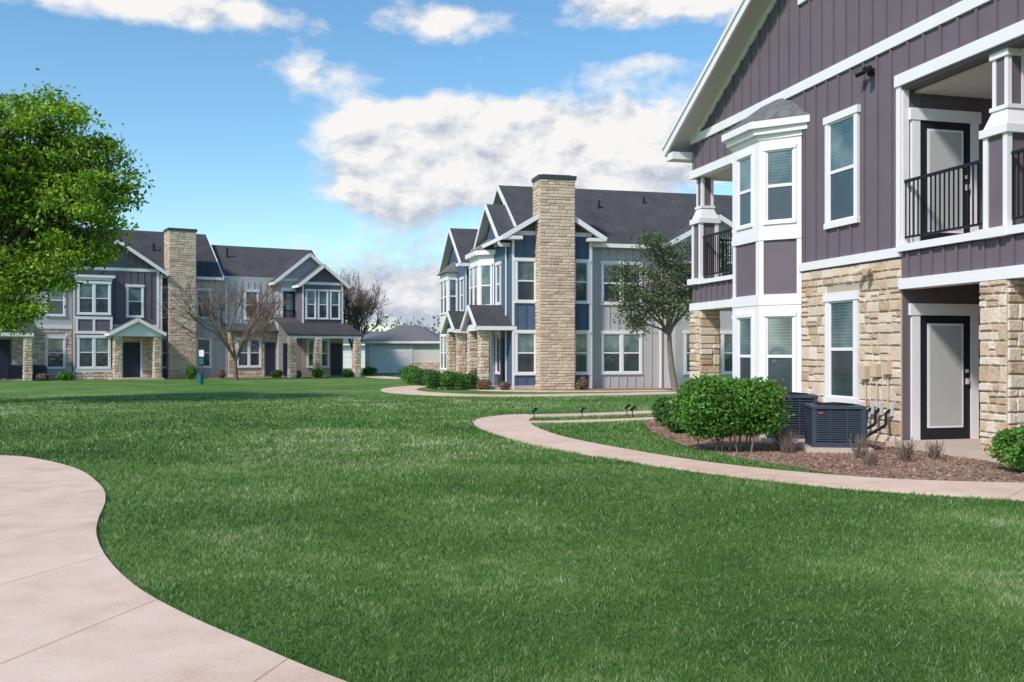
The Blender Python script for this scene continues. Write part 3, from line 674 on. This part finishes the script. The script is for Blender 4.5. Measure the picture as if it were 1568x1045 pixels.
# ================================================================== foliage
def leafmesh(name,C,size,m,parent,rb=None):
    n=len(C); a=rng.standard_normal((n,3)); a/=np.linalg.norm(a,axis=1)[:,None]
    q=np.cross(a,rng.standard_normal((n,3))); q/=np.linalg.norm(q,axis=1)[:,None]
    l=(size*rng.uniform(.6,1.3,n))[:,None]
    V=np.stack([C-a*l,C+q*l*.5,C+a*l,C-q*l*.5],1).reshape(-1,3)
    rr=rng.random(n) if rb is None else np.clip(rb+.2*rng.standard_normal(n),0,1)
    return np_mesh(name,V,np.arange(4*n).reshape(n,4),m,rr,parent)
def tubes(name,segs,m,parent):
    Vs=[];Fs=[];o=0
    for P,rd in segs:
        P=np.asarray(P,float); n=len(P); k=7 if rd[0]>.05 else (5 if rd[0]>.02 else 3)
        T=np.gradient(P,axis=0); T/=np.linalg.norm(T,axis=1)[:,None]+1e-9
        ref=np.array([0,1,0.]) if abs(T[0][2])>.7 else np.array([0,0,1.])
        A=np.cross(T,ref); A/=np.linalg.norm(A,axis=1)[:,None]+1e-9; Bn=np.cross(T,A)
        th=np.arange(k)*2*np.pi/k
        ring=P[:,None]+(A[:,None]*np.cos(th)[None,:,None]+Bn[:,None]*np.sin(th)[None,:,None])*np.asarray(rd)[:,None,None]
        Vs.append(ring.reshape(-1,3)); i,j=np.meshgrid(np.arange(n-1),np.arange(k),indexing='ij')
        Fs.append(np.stack([o+i*k+j,o+i*k+(j+1)%k,o+(i+1)*k+(j+1)%k,o+(i+1)*k+j],-1).reshape(-1,4)); o+=n*k
    return np_mesh(name,np.vstack(Vs),np.vstack(Fs),m,None,parent,smooth=True)
def curve(p0,p1,bend,n=7,wob=.04):
    p0=np.array(p0,float);p1=np.array(p1,float); m=(p0+p1)/2+np.array(bend); t=np.linspace(0,1,n)[:,None]
    P=(1-t)**2*p0+2*t*(1-t)*m+t*t*p1; L=np.linalg.norm(p1-p0); P[1:-1]+=rng.standard_normal((n-2,3))*wob*L*.4
    return P
bark=mat('tree_bark',(.20,.17,.14),.95,[(8,.25)],(30,.8)); barkd=mat('dark_bark',(.07,.058,.047),.95,[(8,.25)],(30,.8))
twig=mat('bare_twigs',(.20,.145,.12),.9); twig2=mat('bare_twigs_gray',(.16,.13,.11),.9)
leafA=mat('fresh_leaves',(.235,.385,.035),.55,None,None,.75,hue=.025,trans=.4); leafB=mat('olive_leaves',(.125,.165,.080),.55,None,None,.55,hue=.02,trans=.35)
leafC=mat('hedge_leaves',(.10,.235,.035),.45,None,None,.6,hue=.02,trans=.3); leafD=mat('dark_shrub_leaves',(.065,.145,.035),.5,None,None,.5,hue=.02,trans=.2)
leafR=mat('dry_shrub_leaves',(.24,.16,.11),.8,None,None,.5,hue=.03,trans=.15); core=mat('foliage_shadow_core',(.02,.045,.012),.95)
def leafy_tree(name,base,fork,blobs,lm,bm,tr,leaf,clusters,per,sig):
    e=empty(name,(0,0,0)); segs=[]; fork=np.array(fork,float)
    segs.append((curve(base,fork,(rng.uniform(-.2,.2),0,0),8,.02),np.linspace(tr*1.25,tr*.75,8)))
    C=[];rb=[]
    for (cx,cy,cz,rx,ry,rz) in blobs:
        c=np.array([cx,cy,cz]); L=np.linalg.norm(c-fork); P=curve(fork,c,(0,0,.15*L),9); segs.append((P,np.linspace(tr*.5,tr*.14,9)))
        k=int(clusters*(rx*ry*rz)**(2/3))+6
        d=rng.standard_normal((k,3)); d/=np.linalg.norm(d,axis=1)[:,None]; rad=rng.random(k)**.4*rng.uniform(.85,1.18,k)
        pts=c+d*rad[:,None]*[rx,ry,rz]
        for p in pts:
            s=P[rng.integers(4,9)]; segs.append((curve(s,p,rng.standard_normal(3)*.12*np.linalg.norm(p-s),5),np.linspace(tr*.13,.006,5)))
            m=int(per*rng.uniform(.4,1.5)); sg=sig*rng.uniform(.7,1.25); C.append(p+rng.standard_normal((m,3))*sg*[1.25,1.25,.65]); rb.append(np.full(m,rng.uniform(.2,.8)))  # random tone per cluster paints shading contrast into the leaf colour
    tubes('trunk_and_limbs',segs,bm,e); leafmesh('foliage',np.vstack(C),leaf,lm,e,rb=np.concatenate(rb)); return e
leafy_tree('oak_tree',(-17.2,30.5,0),(-16.9,30.3,3.2),[(-14.3,30,8.1,1.6,1.7,1.6),(-12.9,29.8,6.8,1.25,1.5,1.5),(-14.5,30.5,5.9,1.7,1.8,1.4),(-13.1,30.3,5.1,1.15,1.3,.9),
 (-15.9,29.6,7.7,1.8,1.9,1.9),(-15.7,30.4,4.2,1.5,1.6,1.1),(-15.2,29.8,2.9,1.0,1.1,.6),(-14.2,30.1,4.0,.9,1,.6),(-17.6,30,6.7,2.2,2.3,2.1),(-18.2,30.8,8.4,1.9,2,1.5),(-18.2,30,4.3,1.8,1.9,1.1),(-16.2,31.5,6.4,1.5,1.6,1.7)],
 leafA,barkd,.27,.074,32,88,.20)
leafy_tree('live_oak_tree',(6.55,39.2,0),(6.3,39.2,2.3),[(5.7,39.1,4.7,1.3,1.3,1.1),(6.9,39.4,5.1,1.2,1.2,1.2),(4.8,38.9,3.6,1.0,1.0,.75),(6.3,39,3.5,1.3,1.3,.7),(7.9,39.4,4.2,1.2,1.2,1.1),(5.0,39,2.8,.7,.7,.4),(5.6,39.2,6.0,.6,.7,.6),(8.3,39.4,5.4,.9,.9,.9),(4.3,39,4.9,.6,.6,.5)],
 leafB,bark,.12,.062,28,64,.17)
leafy_tree('live_oak_tree',(12.5,47,0),(12.5,47,3),[(12.5,47,6,2.2,2.2,2.2),(10.8,47,5,1.6,1.6,1.5),(14,47,7,1.8,1.8,1.8)],leafB,bark,.2,.1,14,60,.3)
def bare_tree(name,base,H,spread,m,stems=5,r0=.09,lv=5,kids=(3,4),rmin=.011,tf=.14):
    e=empty(name,(0,0,0)); segs=[]
    def grow(p,d,L,r,l):
        n=5 if l>1 else 4; P=[np.array(p,float)]; dd=np.array(d,float)
        for i in range(n-1):
            dd=dd+rng.standard_normal(3)*.09+np.array([0,0,.04]); dd/=np.linalg.norm(dd); P.append(P[-1]+dd*L/(n-1))
        P=np.array(P); segs.append((P,np.linspace(r,max(r*.6,rmin*.8),n)))
        if l<=0: return
        for k in range(rng.integers(kids[0],kids[1]+1)):
            t=rng.integers(2 if l>2 else 1,n); nd=dd+rng.standard_normal(3)*.42*spread; nd[2]+=.12; nd/=np.linalg.norm(nd)
            grow(P[t],nd,L*rng.uniform(.6,.85),max(r*.55,rmin),l-1)
    grow(base,(0,0,1),H*tf,r0*1.5,0); s=segs[-1][0][-1]
    for i in range(stems):
        a=6.2832*i/stems+rng.uniform(-.3,.3); t=.5*spread
        grow(s,(math.cos(a)*t,math.sin(a)*t,1),H*.29,r0*.75,lv-1)
    tubes('trunk_and_twigs',segs,m,e); return e
bare_tree('bare_tree',(-16.2,57.5,0),7.3,1.0,twig,7,.10,5,(3,4),.012,.15)
bare_tree('bare_tree',(-10.8,68,0),6.9,.95,twig2,6,.12,5,(3,5),.014,.22)
bare_tree('bare_tree',(-13.0,72,0),7.8,.9,twig2,6,.12,5,(3,4),.014,.2)
bare_tree('bare_tree',(-9.5,92,0),5.5,1.0,twig2,5,.1,4,(3,5),.02)
def shrub(name,c,s,n,leaf,lm,boxy=3.0,stems=True,low=.15):
    e=empty(name,(0,0,0)); d=rng.standard_normal((n,3)); p=(np.abs(d)**boxy).sum(1)**(1/boxy); d/=p[:,None]
    rad=1-.32*rng.random(n)**1.6; d*=rad[:,None]
    w=1+.07*np.sin(d[:,0]*5+c[0])+.06*np.sin(d[:,1]*6+d[:,2]*4)+.06*rng.standard_normal(n); d*=w[:,None]
    zc=c[2]+low+(s[2]-low)/2
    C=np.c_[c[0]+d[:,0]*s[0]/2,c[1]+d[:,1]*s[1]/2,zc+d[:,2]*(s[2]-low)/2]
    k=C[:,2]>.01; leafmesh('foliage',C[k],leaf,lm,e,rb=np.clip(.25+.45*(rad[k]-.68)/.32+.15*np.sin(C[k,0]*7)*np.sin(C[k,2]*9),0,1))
    g=np.linspace(0,np.pi,9); h=np.linspace(0,2*np.pi,13)[:-1]; V=[];F=[]
    for a in g:
        for t in h:
            v=np.array([math.sin(a)*math.cos(t),math.sin(a)*math.sin(t),math.cos(a)]); v/=(np.abs(v)**boxy).sum()**(1/boxy); v*=.74
            V.append((c[0]+v[0]*s[0]/2,c[1]+v[1]*s[1]/2,max(.02,zc+v[2]*(s[2]-low)/2)))
    for i in range(8):
        for j in range(12): F.append((i*12+j,i*12+(j+1)%12,(i+1)*12+(j+1)%12,(i+1)*12+j))
    py_mesh('shade_core',V,F,core,None,e)  # solid dark core: interior shade put into colour, closes gaps between leaves
    if stems:
        sg=[]
        for i in range(11):
            x=c[0]+rng.uniform(-.38,.38)*s[0]; y=c[1]+rng.uniform(-.3,.3)*s[1]
            sg.append((curve((c[0]+(x-c[0])*.7,y,0),(x,y,zc),rng.standard_normal(3)*.05,5),np.linspace(.018,.01,5)))
        tubes('stems',sg,bark,e)
    return e
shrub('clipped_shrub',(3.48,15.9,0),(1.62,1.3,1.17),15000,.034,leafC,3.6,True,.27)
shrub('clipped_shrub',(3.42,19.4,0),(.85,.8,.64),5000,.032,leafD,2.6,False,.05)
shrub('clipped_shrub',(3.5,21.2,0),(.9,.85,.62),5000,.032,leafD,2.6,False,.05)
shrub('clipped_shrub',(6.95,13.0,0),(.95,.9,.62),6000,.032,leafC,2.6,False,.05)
for i,(x,y,w,h,m) in enumerate([(-3.3,42.6,.9,.75,leafD),(-2.6,42.2,1.1,.8,leafC),(-1.9,41.8,.9,.7,leafD),(-1.2,41.6,.6,.45,leafR),(-3.6,44.5,1.0,.8,leafD),(-4.2,46.5,1.2,.8,leafD),(-.3,41.2,.4,.35,leafR),(3.0,41.8,.45,.5,leafR),(-1.5,43.0,.8,.9,leafR),(-4.9,49,1.2,.8,leafC),(-5.3,51.5,1.3,.9,leafD)]):
    shrub('garden_shrub',(x,y,0),(w,w,h),1400,.05,m,2.3,False,.03)
for i,(x,y,w,h,m) in enumerate([(-19.2,58.6,.6,.8,leafC),(-14.9,62.0,.7,.5,leafD),(-13.6,61.8,.6,.45,leafR),(-12.2,61.6,.7,.6,leafC),(-10.6,63,.7,.5,leafD),(-18.0,60.7,.5,.5,leafR),(-25.5,56.0,.8,.5,leafC),(-9.9,68,1,.6,leafC),(-26.5,55.3,.6,.4,leafR)]):
    shrub('garden_shrub',(x,y,0),(w,w,h),1000,.055,m,2.3,False,.03)
for (x,y,h) in ((4.35,15.5,.42),(5.2,14.6,.4),(5.75,14.3,.38),(5.0,13.7,.25),(6.3,14.6,.3),(4.4,16.0,.4)):
    e=empty('dormant_plant'); sg=[]
    for i in range(70):
        a=rng.uniform(0,6.28); l=rng.uniform(.1,.6)*h; sg.append((curve((x+rng.normal(0,.04),y+rng.normal(0,.04),0),(x+math.cos(a)*l*.9,y+math.sin(a)*l*.9,h*rng.uniform(.4,1)),rng.standard_normal(3)*.05,4),np.linspace(.005,.003,4)))
    tubes('twigs',sg,twig,e)
e=empty('distant_trees'); C=[]
for i in range(46):
    x=-70+i*3.4+rng.uniform(-1,1); y=135+rng.uniform(-8,8); h=rng.uniform(4.0,6.5)
    C.append(np.array([x,y,h*.5])+rng.standard_normal((420,3))*[1.8,1.6,h*.24])
leafmesh('foliage',np.vstack(C),.28,mat('distant_foliage',(.13,.14,.09),.9,None,None,.4),e)

# ================================================================== small objects
MT['teal']=mat('teal_plastic',(.02,.14,.16),.5)
b=B('pet_waste_station',(-15.2,48,0),0); b.tube('post','teal',[(0,0,0),(0,0,1.75)],.03)
b.box('sign_panel','white',-.12,.12,-.05,-.035,1.4,1.72); b.box('bag_dispenser','teal',-.11,.11,-.12,-.034,1.02,1.34)
b.tube('bin','teal',[(0,-.2,.08),(0,-.2,.52)],.15,14); b.tube('bin_lid','teal',[(0,-.2,.52),(0,-.2,.57)],.17,14); b.done()
MT['red']=mat('red_marker',(.35,.03,.03),.5)
b=B('utility_marker',(-20.9,58.2,0),0); b.tube('post','red',[(0,0,0),(0,0,.45)],.05); b.tube('cap','red',[(0,0,.45),(0,0,.55)],.07); b.done()
for (x,y,h) in ((.52,23.0,.26),(1.7,23.75,.22),(2.85,24.3,.27),(2.95,24.0,.25)):
    b=B('garden_light',(x,y,0),rng.uniform(0,90)); b.tube('stake','black',[(0,0,0),(0,0,h-.05)],.011); b.tube('lamp_head','black',[(-.05,0,h-.05),(.06,0,h)],.032,10); b.tube('hood','black',[(.06,0,h),(.09,0,h+.015)],.038,10); b.done()

# ================================================================== sky, sun, camera
w=bpy.data.worlds.new("World"); scene.world=w; w.use_nodes=True; t=w.node_tree; t.nodes.clear(); N=t.nodes; L=t.links
el=R(42); az=math.atan2(-.66,-.75)
sky=N.new('ShaderNodeTexSky'); sky.sky_type='NISHITA'; sky.sun_disc=False; sky.sun_elevation=el; sky.sun_rotation=az%(2*math.pi)
sky.air_density=1.0; sky.dust_density=.3; sky.ozone_density=2.0
def M_(op,a,b=0.0,c=None,clamp=False):
    n=N.new('ShaderNodeMath'); n.operation=op; n.use_clamp=clamp
    for i,x in enumerate((a,b) if c is None else (a,b,c)):
        if isinstance(x,(int,float)): n.inputs[i].default_value=x
        else: L.new(x,n.inputs[i])
    return n.outputs[0]
tc=N.new('ShaderNodeTexCoord'); sp=N.new('ShaderNodeSeparateXYZ'); L.new(tc.outputs['Generated'],sp.inputs[0])
AZ=M_('ARCTAN2',sp.outputs[0],sp.outputs[1]); EL=M_('ARCSINE',sp.outputs[2])
blobs=[(.07,.195,.17,.065,1.4),(-.11,.225,.09,.028,1.05),(-.13,.165,.09,.035,1.0),(.01,.225,.13,.03,.4),
       (-.34,.322,.17,.020,1.1),(-.20,.275,.07,.022,.8),(-.06,.325,.07,.020,.9),(.16,.335,.12,.02,1.0),(.13,.285,.06,.015,.55),
       (-.11,.065,.09,.05,1.2),(-.38,.15,.035,.018,.6),(1.6,.5,.7,.15,.8),(-1.7,.5,.7,.15,.8)]
acc=0.0
for (a,b_,sx,sy,am) in blobs:
    u=M_('DIVIDE',M_('SUBTRACT',AZ,a),sx); v=M_('DIVIDE',M_('SUBTRACT',EL,b_),sy)
    g=M_('EXPONENT',M_('MULTIPLY',M_('ADD',M_('MULTIPLY',u,u),M_('MULTIPLY',v,v)),-1.0))
    acc=M_('MULTIPLY_ADD',g,am,acc)
acc=M_('MINIMUM',acc,1.25)
def cnoise(off):
    cv=N.new('ShaderNodeCombineXYZ'); L.new(M_('MULTIPLY_ADD',AZ,1.0,-off*.6),cv.inputs[0]); L.new(M_('MULTIPLY',M_('ADD',EL,off),1.6),cv.inputs[1])
    n1=N.new('ShaderNodeTexNoise'); n1.inputs['Scale'].default_value=10; n1.inputs['Detail'].default_value=8; n1.inputs['Roughness'].default_value=.6; L.new(cv.outputs[0],n1.inputs['Vector'])
    return n1.outputs['Fac']
c0=cnoise(0.0); c1=cnoise(.016)
d0=M_('ADD',acc,M_('MULTIPLY',M_('SUBTRACT',c0,.5),2.4))
alpha=M_('MULTIPLY',M_('SUBTRACT',d0,.40),2.0,clamp=True); alpha=M_('POWER',alpha,1.2)
low=M_('MULTIPLY',M_('SUBTRACT',.215,EL),3.6,clamp=True)
lit=M_('ADD',M_('MULTIPLY',M_('SUBTRACT',c0,c1),3.8),.86,clamp=False)
lit2=M_('SUBTRACT',lit,low,clamp=True)
rp=N.new('ShaderNodeValToRGB'); rp.color_ramp.elements[0].position=.25; rp.color_ramp.elements[0].color=(.54,.59,.70,1); rp.color_ramp.elements[1].position=.88; rp.color_ramp.elements[1].color=(.98,.97,.96,1)
L.new(lit2,rp.inputs[0])
tint=N.new('ShaderNodeMix'); tint.data_type='RGBA'; tint.blend_type='MULTIPLY'; tint.inputs[0].default_value=1; L.new(sky.outputs[0],tint.inputs[6]); tint.inputs[7].default_value=(1.12,1.26,1.24,1)
hsv=N.new('ShaderNodeHueSaturation'); hsv.inputs['Saturation'].default_value=1.12; hsv.inputs['Value'].default_value=.96; L.new(tint.outputs[2],hsv.inputs['Color'])
bg=N.new('ShaderNodeBackground'); L.new(hsv.outputs[0],bg.inputs[0]); bg.inputs[1].default_value=.15
bc=N.new('ShaderNodeBackground'); L.new(rp.outputs[0],bc.inputs[0]); bc.inputs[1].default_value=.96
mx=N.new('ShaderNodeMixShader'); L.new(alpha,mx.inputs[0]); L.new(bg.outputs[0],mx.inputs[1]); L.new(bc.outputs[0],mx.inputs[2])
wo=N.new('ShaderNodeOutputWorld'); L.new(mx.outputs[0],wo.inputs[0])
sd=Vector((math.cos(el)*math.sin(az),math.cos(el)*math.cos(az),math.sin(el)))
ld=bpy.data.lights.new('sun','SUN'); ld.energy=3.9; ld.angle=R(6); ld.color=(1,.91,.82)
lo=bpy.data.objects.new('sun',ld); lo.rotation_euler=(-sd).to_track_quat('-Z','Y').to_euler(); link(lo)
cd=bpy.data.cameras.new('camera'); cd.lens=34.44; cd.sensor_width=36; cd.shift_y=.0112; cd.clip_end=4000; cd.clip_start=.1
co=bpy.data.objects.new('camera',cd); co.location=(0,0,1.6); co.rotation_euler=(R(90),0,0); link(co); scene.camera=co
scene.view_settings.view_transform='Standard'; scene.view_settings.look='None'; scene.view_settings.exposure=0
